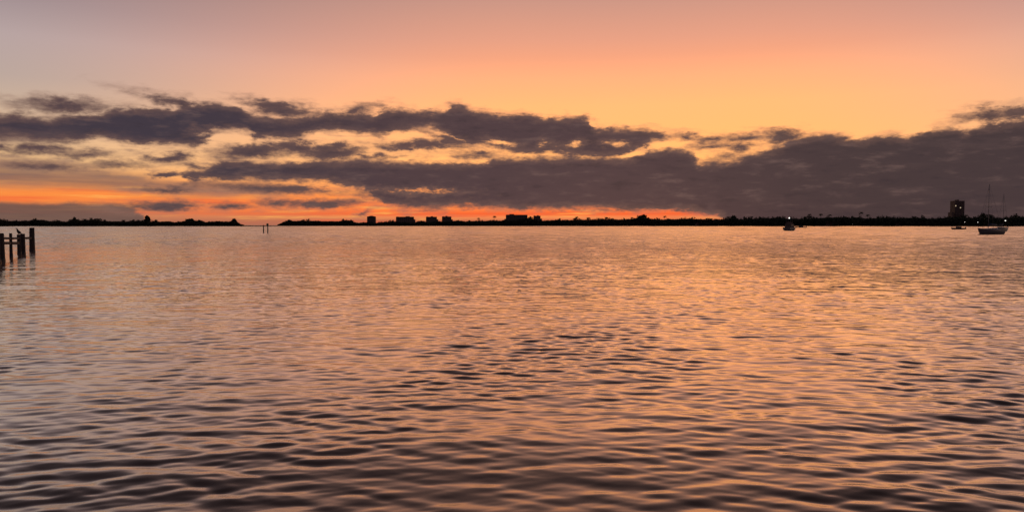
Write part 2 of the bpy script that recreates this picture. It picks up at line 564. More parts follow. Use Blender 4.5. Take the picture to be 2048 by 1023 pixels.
    pts = [(0.0, 0.04), (0.5, 0.10), (0.64, 0.235), (0.72, 0.46), (0.80, 0.77), (0.9, 0.98), (1.0, 1.0)]
    cr.elements[0].position, cr.elements[1].position = pts[0][0], pts[-1][0]
    for p_, v_ in pts[1:-1]:
        cr.elements.new(p_)
    for e_, (p_, v_) in zip(cr.elements, pts):
        e_.color = (v_, v_ * 0.97, v_ * 0.88, 1)
    nt.links.new(lw.outputs['Facing'], fr.inputs[0])
    nt.links.new(fr.outputs[0], b.inputs['Color'])
    t = nt.nodes.new('ShaderNodeTexCoord')
    P = t.outputs['Object']
    # ripples too small for the mesh: relief near by, plain roughness where they blend together far out
    dd = q.v('LENGTH', P)
    rough = q.m('ADD', q.lmap(dd, 6, 34, 0.17, 0.05), q.lmap(dd, 30, 260, 0.0, FR))
    nt.links.new(rough, b.inputs['Roughness'])
    f1 = q.noise(q.v('MULTIPLY', P, (0.35, 1.0, 1.0)), 1.3, 3, 0.5)
    f2 = q.noise(q.v('MULTIPLY', P, (0.35, 1.0, 1.0)), 4.0, 2, 0.5)
    patch = q.sstep(q.noise(q.v('MULTIPLY', P, (0.6, 1.0, 1.0)), 0.12, 3, 0.55), 0.38, 0.68)
    fadeb = q.lmap(dd, 110, 320, 1.0, BF)
    h = q.m('ADD', q.m('MULTIPLY', f1, q.lmap(dd, 20, 90, 0.0, 0.16)), q.m('MULTIPLY', q.m('MULTIPLY', f2, patch), q.lmap(dd, 9, 45, 0.001, 0.028)))
    bn = nt.nodes.new('ShaderNodeBump')
    bn.inputs['Strength'].default_value = 1.0
    bn.inputs['Distance'].default_value = 1.0
    nt.links.new(q.m('MULTIPLY', h, fadeb), bn.inputs['Height'])
    for s_ in (b.inputs['Normal'], lw.inputs['Normal'], body.inputs['Normal']):
        nt.links.new(bn.outputs[0], s_)
    me.materials.append(mt)


build_water()

# ------------------------------------------------------------------ mesh helpers


def link(name, me, mat, parent=None):
    o = bpy.data.objects.new(name, me)
    COL.objects.link(o)
    if mat is not None and not me.materials:
        me.materials.append(mat)
    if parent is not None:
        o.parent = parent
    return o


def mesh_from_bm(name, bm, smooth=False):
    bmesh.ops.recalc_face_normals(bm, faces=bm.faces[:])
    me = bpy.data.meshes.new(name)
    bm.to_mesh(me)
    bm.free()
    if smooth:
        for p in me.polygons:
            p.use_smooth = True
    return me


def thing(name, label, cat, loc=(0, 0, 0), rz=0.0, group=None):
    o = bpy.data.objects.new(name, None)
    COL.objects.link(o)
    o.location = loc
    o.rotation_euler = (0, 0, rz)
    o['label'] = label
    o['category'] = cat
    if group:
        o['group'] = group
    return o


def bm_box(bm, x0, x1, y0, y1, z0, z1, bevel=0.0):
    vs = [bm.verts.new(p) for p in [(x0, y0, z0), (x1, y0, z0), (x1, y1, z0), (x0, y1, z0), (x0, y0, z1), (x1, y0, z1), (x1, y1, z1), (x0, y1, z1)]]
    fs = [bm.faces.new([vs[i] for i in f]) for f in [(0, 3, 2, 1), (4, 5, 6, 7), (0, 1, 5, 4), (1, 2, 6, 5), (2, 3, 7, 6), (3, 0, 4, 7)]]
    if bevel:
        es = list({e for f in fs for e in f.edges})
        bmesh.ops.bevel(bm, geom=es, offset=bevel, segments=1, affect='EDGES')


def box(name, mat, parent, x0, x1, y0, y1, z0, z1, bevel=0.0):
    bm = bmesh.new()
    bm_box(bm, x0, x1, y0, y1, z0, z1, bevel)
    return link(name, mesh_from_bm(name, bm), mat, parent)


def bm_tube(bm, pts, rad, seg=8, cap=True, jitter=0.0):
    """tube through pts with a radius per point"""
    rings = []
    for i, p in enumerate(pts):
        p = Vector(p)
        a = Vector(pts[max(i - 1, 0)])
        b = Vector(pts[min(i + 1, len(pts) - 1)])
        d = (b - a).normalized()
        s = d.orthogonal().normalized() if abs(d.z) < 0.95 else Vector((1, 0, 0))
        s = (s - d * s.dot(d)).normalized()
        t = d.cross(s)
        rr = rad[i] if isinstance(rad, (list, tuple)) else rad
        ring = []
        for k in range(seg):
            th = 2 * math.pi * k / seg
            j = 1 + random.uniform(-jitter, jitter)
            ring.append(bm.verts.new(p + (s * math.cos(th) + t * math.sin(th)) * rr * j))
        rings.append(ring)
    for a, b in zip(rings, rings[1:]):
        for k in range(seg):
            bm.faces.new([a[k], a[(k + 1) % seg], b[(k + 1) % seg], b[k]])
    if cap:
        bm.faces.new(rings[0][::-1])
        bm.faces.new(rings[-1])


def tube(name, mat, parent, pts, rad, seg=8, jitter=0.0, smooth=True):
    bm = bmesh.new()
    bm_tube(bm, pts, rad, seg, True, jitter)
    return link(name, mesh_from_bm(name, bm, smooth), mat, parent)


# ------------------------------------------------------------------ far shores


def shore_Y(px):
    pts = [(-200, 1450), (300, 1480), (490, 1560), (550, 2250), (900, 2300), (1100, 2150), (1300, 1750), (1500, 1450), (1800, 1300), (2250, 1250)]
    for (a, b), (c, d) in zip(pts, pts[1:]):
        if px <= c:
            return b + (d - b) * (px - a) / (c - a)
    return pts[-1][1]


def build_shore(name, px0, px1, taper0, taper1, label):
    bm = bmesh.new()
    rows = []
    n = 150
    for i in range(n + 1):
        px = px0 + (px1 - px0) * i / n
        Y = shore_Y(px)
        x = (px - 1024) / FPX * Y
        w = 1.0
        if taper0:
            w = min(w, (px - px0) / 110)
        if taper1:
            w = min(w, (px1 - px) / 70)
        h = 0.25 + 1.1 * w + random.uniform(-.15, .15)
        dep = 30 + 420 * w
        yj = random.uniform(-6, 6)
        rows.append([(x, Y + yj, -1.0), (x, Y + yj + 3, 0.25 * h), (x, Y + 14, h), (x, Y + dep, h + 0.4), (x, Y + dep + 20, -1.0)])
    vv = [[bm.verts.new(p) for p in r] for r in rows]
    for a, b in zip(vv, vv[1:]):
        for k in range(len(a) - 1):
            bm.faces.new([a[k], b[k], b[k + 1], a[k + 1]])
    o = link(name, mesh_from_bm(name, bm, True), M['soil'])
    o['kind'] = 'structure'
    o['label'] = label


build_shore('shore_left', -1300, 489, False, True, 'low dark shore left of the channel gap')
build_shore('shore_right', 553, 3000, True, False, 'low dark shore from the channel gap to the right edge')

PROFILE_L = [(-60, 441), (-30, 438), (0, 436), (10, 440), (40, 441), (60, 440), (75, 438), (88, 438), (98, 441), (120, 441), (135, 443), (147, 436), (153, 435), (158, 441), (175, 438), (188, 437), (200, 439), (215, 441), (250, 442),
             (275, 440), (288, 441), (305, 442), (318, 443), (332, 441), (350, 444), (365, 442), (378, 438), (386, 438), (392, 441), (400, 438), (410, 444), (425, 442), (440, 441), (452, 443), (460, 442), (467, 438), (473, 443), (479, 448), (486, 451)]
PROFILE_R = [(557, 450), (562, 447), (568, 443), (577, 440), (590, 441), (605, 440), (640, 441), (660, 442), (680, 441), (692, 439), (701, 439), (706, 443), (716, 446), (730, 444), (750, 446), (765, 444), (785, 442), (828, 446), (838, 441), (846, 441),
             (852, 443), (876, 441), (882, 442), (906, 441), (918, 440), (930, 442), (950, 441), (968, 441), (985, 439), (1000, 440), (1010, 438), (1030, 438), (1058, 434), (1065, 437), (1084, 440), (1100, 440), (1112, 438), (1130, 439), (1150, 438), (1200, 437),
             (1220, 436), (1240, 437), (1263, 435), (1275, 432), (1286, 431), (1294, 433), (1304, 436), (1322, 437), (1345, 436), (1370, 435), (1380, 434), (1392, 436), (1412, 436), (1430, 438), (1447, 436), (1463, 432), (1470, 432), (1477, 436), (1488, 437),
             (1502, 433), (1511, 437), (1520, 436), (1530, 433), (1542, 433), (1562, 433), (1577, 435), (1592, 435), (1612, 434), (1630, 434), (1645, 432), (1660, 431), (1680, 431), (1690, 430), (1694, 434), (1704, 431), (1714, 431), (1728, 434), (1742, 434),
             (1760, 432), (1782, 432), (1798, 433), (1832, 432), (1847, 432), (1860, 435), (1868, 436), (1880, 433), (1892, 431), (1912, 431), (1932, 431), (1945, 433), (1956, 430), (1965, 428), (1976, 431), (1988, 433), (1996, 431), (2004, 433), (2020, 431),
             (2040, 430), (2070, 431), (2110, 433)]


def prof(P, px):
    for (a, b), (c, d) in zip(P, P[1:]):
        if a <= px <= c:
            return b + (d - b) * (px - a) / (c - a)
    return P[0][1] if px < P[0][0] else P[-1][1]


# tree prototypes (unit height, unit crown width)
def crown_mesh(seed, shape, nb=16, big=1.0):
    g = random.Random(seed)
    bm = bmesh.new()
    blobs = []
    for i in range(nb):
        th = g.uniform(0, 6.28)
        rr = math.sqrt(g.random()) * 0.36
        zc = g.uniform(*shape['z'])
        k = 1 - abs((zc - shape['z'][0]) / (shape['z'][1] - shape['z'][0]) - shape['mid']) * shape['taper']
        blobs.append((Vector((rr * math.cos(th) * k, rr * math.sin(th) * k, zc)), g.uniform(0.09, 0.17)))
    for c, br in blobs:
        for _ in range(15):
            d = Vector((g.gauss(0, 1), g.gauss(0, 1), g.gauss(0, 0.8))).normalized()
            p = c + d * br * g.uniform(0.4, 1.05)
            p.z = min(p.z, 0.995)
            s = g.uniform(0.028, 0.055) * big
            n = Vector((g.gauss(0, 1), g.gauss(0, 1), g.gauss(0, 1))).normalized()
            a = n.orthogonal().normalized()
            b = n.cross(a)
            bm.faces.new([bm.verts.new(p + a * s * 1.3), bm.verts.new(p + b * s), bm.verts.new(p - a * s * 1.3), bm.verts.new(p - b * s)])
    me = bpy.data.meshes.new('crown')
    bm.to_mesh(me)
    bm.free()
    me.materials.append(M['leaf'])
    return me


SHAPES = [dict(z=(0.28, 0.86), mid=0.45, taper=0.9), dict(z=(0.42, 0.88), mid=0.5, taper=0.7), dict(z=(0.15, 0.84), mid=0.3, taper=1.0), dict(z=(0.5, 0.88), mid=0.4, taper=0.6)]
CROWNS = [crown_mesh(40 + i, SHAPES[i % 4]) for i in range(12)]


CROWNS += [crown_mesh(70 + i, dict(z=(0.3, 0.86), mid=0.5, taper=1.0), 34, 1.6) for i in range(2)]


def trunk_mesh(seed):
    g = random.Random(seed)
    bm = bmesh.new()
    lean = g.uniform(-.05, .05)
    bm_tube(bm, [(0, 0, 0), (lean * .5, 0, 0.2), (lean, 0.01, 0.45), (lean * 1.2, 0, 0.75)], [0.035, 0.026, 0.02, 0.008], 6)
    for k in range(4):
        th = g.uniform(0, 6.28)
        z0 = g.uniform(0.28, 0.45)
        bm_tube(bm, [(lean, 0, z0), (lean + .14 * math.cos(th), .14 * math.sin(th), z0 + .16), (lean + .26 * math.cos(th), .26 * math.sin(th), z0 + .27)], [0.014, 0.009, 0.004], 5)
    me = mesh_from_bm('trunk', bm, True)
    me.materials.append(M['bark'])
    return me


TRUNKS = [trunk_mesh(90 + i) for i in range(4)]


def tree(px, ytop, width_px, label, group, back=0.0, kind='shore_tree', ci=None):
    Y = shore_Y(px) + 16 + back
    base = at(px, 452, Y)
    top = at(px, ytop, Y)
    z0 = 0.9
    h = (top.z - z0) * 1.07
    w = width_px / FPX * Y / 0.95
    o = thing(kind, label, 'tree', (base.x, Y, z0), random.uniform(0, 6.28), group)
    t = link('trunk', random.choice(TRUNKS), None, o)
    c = link('crown', CROWNS[ci if ci is not None else random.randrange(12)], None, o)
    c['kind'] = 'stuff'
    for q in (t, c):
        q.scale = (w, w, h)
    return o


ZONES = [(75, 'above the dock pilings'), (150, 'right of the dock pilings'), (225, 'right of the small narrow left tree'), (296, 'left of the lone round tree'), (381, 'right of the lone round tree'), (500, 'near the left point'),
         (650, 'near the right hand point'), (732, 'left of the small square tower'), (792, 'right of the small square tower'), (852, 'by the wide flat block'), (925, 'by the twin blocks'), (1012, 'left of the long block'),
         (1110, 'by the narrow block'), (1200, 'around the tall and bushy palms'), (1262, 'left of the broad humped tree'), (1340, 'by the broad humped tree'), (1420, 'by the house under the glow end'),
         (1500, 'around the domed tree'), (1570, 'left of the motor cruiser'), (1645, 'right of the motor cruiser'), (1710, 'by the long low house'), (1780, 'right of the tallest palm'), (1830, 'by the hipped roof house'),
         (1895, 'left of the tall tower'), (1945, 'below the tall tower'), (1990, 'behind the nearer sailboat mast'), (2300, 'at the far right edge')]


def zone(px):
    for lim, txt in ZONES:
        if px < lim:
            return txt


def row_of_trees(P, x0, x1):
    px = x0
    while px < x1:
        wpx = random.uniform(10, 19)
        yt = prof(P, px) + random.uniform(-2.6, 2.2)
        if yt < 449:
            rel = yt - prof(P, px)
            size = ('tall' if rel < 0 else 'low') + (' broad' if wpx > 14.5 else ' narrow')
            tree(px, yt, wpx, size + ' tree in the shoreline row ' + zone(px), 'shoreline trees ' + zone(px), back=random.uniform(0, 45))
        px += wpx * random.uniform(0.42, 0.66)


row_of_trees(PROFILE_L, -40, 484)
row_of_trees(PROFILE_R, 562, 2090)

# trees that stand out
for px, yt, w, lab in [(296, 431.5, 15, 'lone round tree standing above the left treeline'), (150, 434.5, 10, 'small narrow tree poking above the left treeline'), (381, 437, 20, 'flat topped tree on left shore near the channel'),
                       (468, 437, 13, 'last tree on the point left of the channel gap'), (1283, 430, 28, 'broad humped tree breaking the right of the orange glow'), (1466, 431.5, 18, 'domed tree where the orange glow ends'),
                       (1061, 432.5, 9, 'small tree wedged between long block and narrow block'), (1965, 427, 16, 'tall tree under the nearer sailboat mast'), (578, 439, 16, 'first tree on the point right of the channel gap')]:
    tree(px, yt, w, lab, None, back=4, kind='standout_tree', ci=random.choice((12, 13)))


def frond_crown(seed):
    g = random.Random(seed)
    bm = bmesh.new()
    for k in range(16):
        th = 2 * math.pi * k / 16 + g.uniform(-.2, .2)
        up = g.uniform(-0.1, 0.9)
        L = g.uniform(0.85, 1.1)
        d = Vector((math.cos(th), math.sin(th), 0))
        s = Vector((-math.sin(th), math.cos(th), 0))
        prev = None
        for i in range(7):
            t = i / 6
            p = d * (L * t) + Vector((0, 0, up * t * 0.9 - 0.95 * t * t))
            w = 0.13 * math.sin(math.pi * min(1, 0.12 + t * 0.9)) + 0.01
            cur = [bm.verts.new(p - s * w + Vector((0, 0, -w * .6))), bm.verts.new(p), bm.verts.new(p + s * w + Vector((0, 0, -w * .6)))]
            if prev:
                bm.faces.new([prev[0], prev[1], cur[1], cur[0]])
                bm.faces.new([prev[1], prev[2], cur[2], cur[1]])
            prev = cur
    me = bpy.data.meshes.new('crown')
    bm.to_mesh(me)
    bm.free()
    me.materials.append(M['palm'])
    return me


PALMS = [frond_crown(5 + i) for i in range(3)]


def palm(px, ytop, rad_px, label, lean=0.0):
    Y = shore_Y(px) + 12
    b = at(px, 452, Y)
    top = at(px, ytop, Y)
    s = rad_px / FPX * Y
    h = top.z - 0.9 - s * 0.25
    o = thing('palm_tree', label, 'palm tree', (b.x, Y, 0.9), 0, 'palms above the far treeline')
    tube('trunk', M['bark'], o, [(0, 0, 0), (lean * .3, 0, h * .4), (lean, 0, h)], [0.5, 0.36, 0.3], 7)
    c = link('crown', random.choice(PALMS), None, o)
    c.location = (lean, 0, h)
    c.scale = (s, s, s)
    c['kind'] = 'stuff'


for px, yt, rp, lab in [(957, 435, 4, 'short palm between the twin blocks and the long block'), (989, 431, 5, 'palm just left of the long apartment block'), (1153, 432.5, 5, 'tall palm right of the narrow block'),
                        (1176, 434, 6, 'bushy palm second right of the narrow block'), (1330, 431, 4.5, 'thin palm right of the broad humped tree'), (1264, 433.5, 4, 'palm at the left foot of the broad humped tree'),
                        (1502, 432, 5, 'palm left of the anchored motor cruiser'), (1618, 427, 5, 'first palm right of the motor cruiser'), (1641, 426.5, 5, 'second palm right of the motor cruiser'),
                        (1659, 428, 5, 'third palm right of the motor cruiser'), (1722, 423, 6, 'tallest palm midway between motor cruiser and tall tower'), (1736, 428, 5, 'palm just right of the tallest palm')]:
    palm(px, yt, rp, lab, random.uniform(-0.8, 0.8))


# undergrowth filling the gaps along the waterline
def undergrowth(name, P, x0, x1, label):
    bm = bmesh.new()
    px = x0
    g = random.Random(3)
    while px < x1:
        yt = prof(P, px)
        Y0 = shore_Y(px)
        htop = (at(px, yt, Y0).z) * 0.78
        for _ in range(17):
            Y = Y0 + g.uniform(2, 60)
            q = px + g.uniform(-2, 2)
            x = (q - 1024) / FPX * Y
            z = 0.4 + max(0.2, htop) * (1 - g.random() ** 1.3)
            s = g.uniform(0.8, 2.0) * Y0 / 1500
            n = Vector((g.gauss(0, 1), g.gauss(-0.8, 1), g.gauss(0.4, 1))).normalized()
            a = n.orthogonal().normalized()
            b = n.cross(a)
            p = Vector((x, Y, z))
            bm.faces.new([bm.verts.new(p + a * s * 1.5), bm.verts.new(p + b * s), bm.verts.new(p - a * s * 1.5), bm.verts.new(p - b * s)])
        px += 0.35
    me = bpy.data.meshes.new(name)
    bm.to_mesh(me)
    bm.free()
    o = link(name, me, M['leaf'])
    o['kind'] = 'stuff'
    o['label'] = label
    o['category'] = 'undergrowth'


undergrowth('mangrove_undergrowth', PROFILE_L, -1250, 486, 'dense dark mangrove growth along the left shore')
undergrowth('mangrove_undergrowth', PROFILE_R, 558, 2950, 'dense dark mangrove growth along the right hand shore')


# ------------------------------------------------------------------ buildings on the far shore
def apartment(px0, px1, ytop, floors, cols, label, name='apartment_block', mat='stucco', back=28, depth=14, roof='flat', lit=()):
    pc = (px0 + px1) / 2
    Y = shore_Y(pc) + back
    b = at(pc, 452, Y)
    z0 = 1.2
    H = at(pc, ytop, Y).z - z0
    Wd = (px1 - px0) / FPX * Y
    o = thing(name, label, 'building', (b.x, Y, z0), random.uniform(-.05, .05))
    parapet = 0.9
    Hw = H - parapet - (1.6 if roof != 'flat' else 0)
    box('wall', M[mat], o, -Wd / 2, Wd / 2, 0, depth, -0.5, Hw)
    fh = Hw / floors
    for k in range(1, floors):
        box('balcony_slab', M[mat], o, -Wd / 2 - 0.25, Wd / 2 + 0.25, -1.3, -0.003, k * fh - 0.12, k * fh + 0.12)
    cw = Wd / cols
    wm = None
    for k in range(floors):
        for c in range(cols):
            x = -Wd / 2 + cw * (c + .5)
            isl = (k, c) in lit
            if wm is None:
                bm = bmesh.new()
                bm_box(bm, -cw * .32, cw * .32, -0.06, 0.08, fh * .28, fh * .82)
                wm = mesh_from_bm('window', bm)
                wm.materials.append(M['glass'])
            me = wm
            if isl:
                me = wm.copy()
                me.materials.clear()
                me.materials.append(M['lit'])
            w = link('window', me, None, o)
            w.location = (x, -0.004, k * fh)
            if isl:
                w['label'] = 'lit window near the top of the tower'
    if roof == 'flat':
        box('roof', M[mat], o, -Wd / 2 - .2, Wd / 2 + .2, -.2, depth + .2, Hw + .002, H - 0.35)
        k = random.uniform(-.25, .2)
        box('stair_house', M[mat], o, Wd * (k - .12), Wd * (k + .1), depth * .3, depth * .7, H - 0.348, H + random.uniform(0.9, 2.2))
        box('roof_plant', M['metal'], o, -Wd * .42, -Wd * .42 + 2.2, depth * .2, depth * .45, H - 0.346, H + .7)
        tube('antenna', M['metal'], o, [(Wd * (k + .2), depth * .5, H - .34), (Wd * (k + .2), depth * .5, H + 3.2)], 0.12, 5)
        sgn = random.choice((-1, 1))
        x0, x1 = sorted((sgn * Wd / 2 + sgn * .003, sgn * (Wd / 2 + 4.5)))
        box('lower_wing', M[mat], o, x0, x1, 1.5, depth - 1.5, -.5, Hw * random.uniform(.55, .8))
    else:
        bm = bmesh.new()
        e = 1.0
        v = [bm.verts.new(p) for p in [(-Wd / 2 - e, -e, Hw + .02), (Wd / 2 + e, -e, Hw + .02), (Wd / 2 + e, depth + e, Hw + .02), (-Wd / 2 - e, depth + e, Hw + .02),
                                       (-Wd * .1, depth * .5, H + .6), (Wd * .1, depth * .5, H + .6)]]
        for f in [(0, 1, 5, 4), (1, 2, 5), (2, 3, 4, 5), (3, 0, 4), (0, 3, 2, 1)]:
            bm.faces.new([v[i] for i in f])
        link('roof', mesh_from_bm('roof', bm), M['roof'], o)
    return o


apartment(734, 750, 431.5, 7, 4, 'small square tower with hipped roof against red horizon glow', 'apartment_tower', 'stucco', roof='hip')
apartment(792, 827, 433, 7, 9, 'wide flat roofed apartment block, left of the twin blocks', mat='stucco')
apartment(852, 873, 433, 7, 6, 'left block of the flat roofed twin blocks')
apartment(884, 902, 432.5, 7, 5, 'right block of the flat roofed twin blocks')
apartment(1012, 1055, 429, 8, 11, 'long dark apartment block under the yellow orange streak', mat='stucco')
apartment(1067, 1081, 431, 7, 4, 'narrow apartment block right of the long block', mat='stucco')
apartment(1909, 1928, 401, 13, 6, 'tall dark tower with two lit windows behind the sailboats', 'apartment_tower', 'stucco2', back=60, depth=15, lit=((10, 0), (9, 3)))


def house(px, wpx, label, ridge=440, back=10):
    Y = shore_Y(px) + back
    b = at(px, 452, Y)
    Wd = wpx / FPX * Y
    dep = 9.0
    wall_h = 3.4
    rh = at(px, ridge, Y).z - 1.0
    o = thing('waterfront_house', label, 'house', (b.x, Y, 1.0), random.uniform(-.12, .12))
    box('wall', M['stucco2'], o, -Wd / 2, Wd / 2, 0, dep, -.5, wall_h)
    bm = bmesh.new()
    e = 0.7
    v = [bm.verts.new(p) for p in [(-Wd / 2 - e, -e, wall_h + .004), (Wd / 2 + e, -e, wall_h + .004), (Wd / 2 + e, dep + e, wall_h + .004), (-Wd / 2 - e, dep + e, wall_h + .004), (-Wd / 2 + dep * .45, dep / 2, rh), (Wd / 2 - dep * .45, dep / 2, rh)]]
    for f in [(0, 1, 5, 4), (1, 2, 5), (2, 3, 4, 5), (3, 0, 4), (0, 3, 2, 1)]:
        bm.faces.new([v[i] for i in f])
    link('roof', mesh_from_bm('roof', bm), M['roof'], o)
    n = max(3, int(Wd / 4))
    for i in range(n):
        x = -Wd / 2 + Wd * (i + .5) / n
        if i == n // 2:
            d = box('door', M['glass'], o, x - .8, x + .8, -.05, .06, 0.05, 2.2)
        else:
            box('window', M['glass'], o, x - .7, x + .7, -.05, .06, 1.0, 2.3)


house(1670, 34, 'long low house between the third and tallest palms')
house(1806, 26, 'low house with hipped roof midway from tallest palm to tower', 441)
house(1850, 20, 'smaller low house nearest the tall tower', 441)
house(1402, 18, 'low house under the end of the orange glow', 443)
house(388, 22, 'low house under the flat topped tree on left shore', 444)
house(2032, 24, 'low house at the right edge behind the sailboats', 441)


def lamp_post(px, py, label, size=0.75):
    Y = shore_Y(px) - 3
    b = at(px, 452, Y)
    h = at(px, py, Y).z
    o = thing('dock_lamp', label, 'lamp', (b.x, Y, -0.8), 0, 'lit lamps along the right shore')
    h += 0.8
    tube('pole', M['metal'], o, [(0, 0, 0), (0, 0, h)], [0.09, 0.06], 6)
    tube('arm', M['metal'], o, [(0, 0, h), (0, -0.5, h + .15)], 0.05, 6)
    bm = bmesh.new()
    bmesh.ops.create_uvsphere(bm, u_segments=10, v_segments=6, radius=size)
    for v in bm.verts:
        v.co.z *= 0.5
    hd = link('lamp_head', mesh_from_bm('lamp_head', bm, True), M['lamp'], o)
    hd.location = (0, -0.6, h)


lamp_post(1929, 444, 'lit lamp on the shore at the foot of the tower', 0.55)
lamp_post(1955, 444, 'lit lamp on the shore left of the nearer sailboat', 0.55)
lamp_post(2010, 441, 'brightest lit lamp above the farther sailboat', 1.1)
lamp_post(1704, 447.5, 'faint low lamp near the tallest palm', 0.3)


# ------------------------------------------------------------------ boats
def hull_mesh(L, B, fb, draft, transom=0.75, rake=0.5):
    """loft from stern (x=0) to bow (x=L)"""
    bm = bmesh.new()
    n = 14
    secs = []
    for i in range(n + 1):
        t = i / n
        hb = B / 2 * (transom + (1 - transom) * math.sin(min(1, t / .45) * math.pi / 2)) if t < .45 else B / 2 * math.cos((t - .45) / .55 * math.pi / 2) ** 0.75
        hb = max(hb, 0.02)
        sheer = fb * (1 + 0.28 * (t - .35) ** 2 * 2.4)
        ring = []
        for s in (-1, 1):
            col = []
            for k in range(6):
                u = k / 5
                z = -draft + (sheer + draft) * u
                w = hb * (1 - (1 - u) ** 2.4) ** 0.6 if u > 0 else 0.0
                x = t * L + (u - 1) * rake * max(0, t - .6) / .4 + (1 - u) * 0.25 * (1 - min(1, t / .3))
                col.append((x, s * w, z))
            ring.append(col)
        secs.append(ring)
    V = []
    for ring in secs:
        l = [bm.verts.new(p) for p in ring[0]]
        r = [l[0]] + [bm.verts.new(p) for p in ring[1][1:]]
        V.append((l, r))
    for (a, b), (c, d) in zip(V, V[1:]):
        for k in range(5):
            bm.faces.new([a[k], c[k], c[k + 1], a[k + 1]])
            bm.faces.new([b[k], b[k + 1], d[k + 1], d[k]])
        bm.faces.new([a[5], c[5], d[5], b[5]])
    l, r = V[0]
    bm.faces.new(l[1:] + r[:0:-1] + [l[0]])
    l, r = V[-1]
    bm.faces.new([l[0]] + r[1:] + l[:0:-1])
    return mesh_from_bm('hull', bm, False)


def sailboat(px, py, L, mast_h, heading, label, hullmat, mast_at=0.58):
    p = on_water(px, py)
    o = thing('sailboat', label, 'sailboat', (p.x, p.y, 0), heading, 'sailboats at anchor on the right')
    B = L * 0.31
    fb = L * 0.135
    off = -L / 2
    h = link('hull', hull_mesh(L, B, fb, 0.35, 0.68, L * .11), M[hullmat], o)
    h.location = (off, 0, 0)
    # toe rail strip
    for s in (-1, 1):
        pts = []
        for i in range(12):
            t = i / 11
            hb = B / 2 * (.68 + .32 * math.sin(min(1, t / .45) * math.pi / 2)) if t < .45 else B / 2 * math.cos((t - .45) / .55 * math.pi / 2) ** .75
            pts.append((off + t * L, s * hb, fb * (1 + .28 * (t - .35) ** 2 * 2.4) + .03))
        tube('toe_rail', M['gel'], o, pts, 0.05, 6)
    bm = bmesh.new()
    c0, c1 = off + L * .30, off + L * .72
    zc = fb * 1.0
    w0, w1 = B * .30, B * .20
    v = [bm.verts.new(q) for q in [(c0, -w0, zc), (c1, -w1, zc), (c1, w1, zc), (c0, w0, zc), (c0, -w0 * .9, zc + .5), (c1 - .5, -w1 * .85, zc + .36), (c1 - .5, w1 * .85, zc + .36), (c0, w0 * .9, zc + .5)]]
    for f in [(4, 5, 6, 7), (0, 1, 5, 4), (1, 2, 6, 5), (2, 3, 7, 6), (3, 0, 4, 7), (0, 3, 2, 1)]:
        bm.faces.new([v[i] for i in f])
    cab = link('cabin', mesh_from_bm('cabin', bm), M['gel'], o)
    for s in (-1, 1):
        for k in range(3):
            x = c0 + (c1 - c0) * (.14 + .25 * k)
            w = box('cabin_window', M['glass'], cab, x, x + L * .055, s * w0 * .97 - .03 - .004 * k, s * w0 * .97 + .03, zc + .18, zc + .34)
            w.rotation_euler = (0, 0, -s * math.atan2(w0 - w1, c1 - c0))
            w.location = (0, -s * (w0 - w1) * (.14 + .25 * k) * .15, 0)
    xm = off + L * mast_at
    top = mast_h
    tube('mast', M['alu'], o, [(xm, 0, fb * .6), (xm, 0, top * .6), (xm - .05, 0, top)], [0.09, 0.08, 0.055], 8)
    tube('spreader', M['alu'], o, [(xm, -B * .32, top * .55), (xm, B * .32, top * .55)], 0.035, 6)
    bl = L * .36
    tube('boom', M['alu'], o, [(xm, 0, fb + 1.15), (xm - bl, 0, fb + 1.25)], 0.07, 8)
    tube('furled_sail', M['canvas'], o, [(xm - .1, 0, fb + 1.4), (xm - bl * .3, 0, fb + 1.5), (xm - bl * .97, 0, fb + 1.42)], [0.24, 0.2, 0.09], 8, 0.08)
    for pts, nm in [([(off + L * .985, 0, fb * 1.25), (xm, 0, top * .97)], 'forestay'), ([(off + .1, 0, fb * 1.05), (xm - .05, 0, top)], 'backstay'),
                    ([(xm - .1, -B * .48, fb), (xm, -B * .32, top * .55), (xm, 0, top * .95)], 'shroud'), ([(xm - .1, B * .48, fb), (xm, B * .32, top * .55), (xm, 0, top * .95)], 'shroud')]:
        tube(nm, M['metal'], o, pts, 0.018, 5)
    tube('bow_pulpit', M['metal'], o, [(off + L * .86, -B * .2, fb * 1.1), (off + L * .87, -B * .19, fb * 1.1 + .6), (off + L, 0, fb * 1.3 + .6), (off + L * .87, B * .19, fb * 1.1 + .6), (off + L * .86, B * .2, fb * 1.1)], 0.03, 6)
    tube('stern_rail', M['metal'], o, [(off + .5, -B * .36, fb), (off + .4, -B * .36, fb + .6), (off + .05, 0, fb + .65), (off + .4, B * .36, fb + .6), (off + .5, B * .36, fb)], 0.03, 6)
    box('rudder', M[hullmat], o, off - .25, off + .1, -.04, .04, -.6, fb * .7)


sailboat(1980, 468.5, 9.4, 13.5, R(200), 'nearer sailboat with pale gunwale and tall bare mast, at right edge', 'hullgrey')
sailboat(2004, 462.5, 10.0, 15.0, R(32), 'farther sailboat with dark hull half hidden behind the nearer one', 'hullblue')


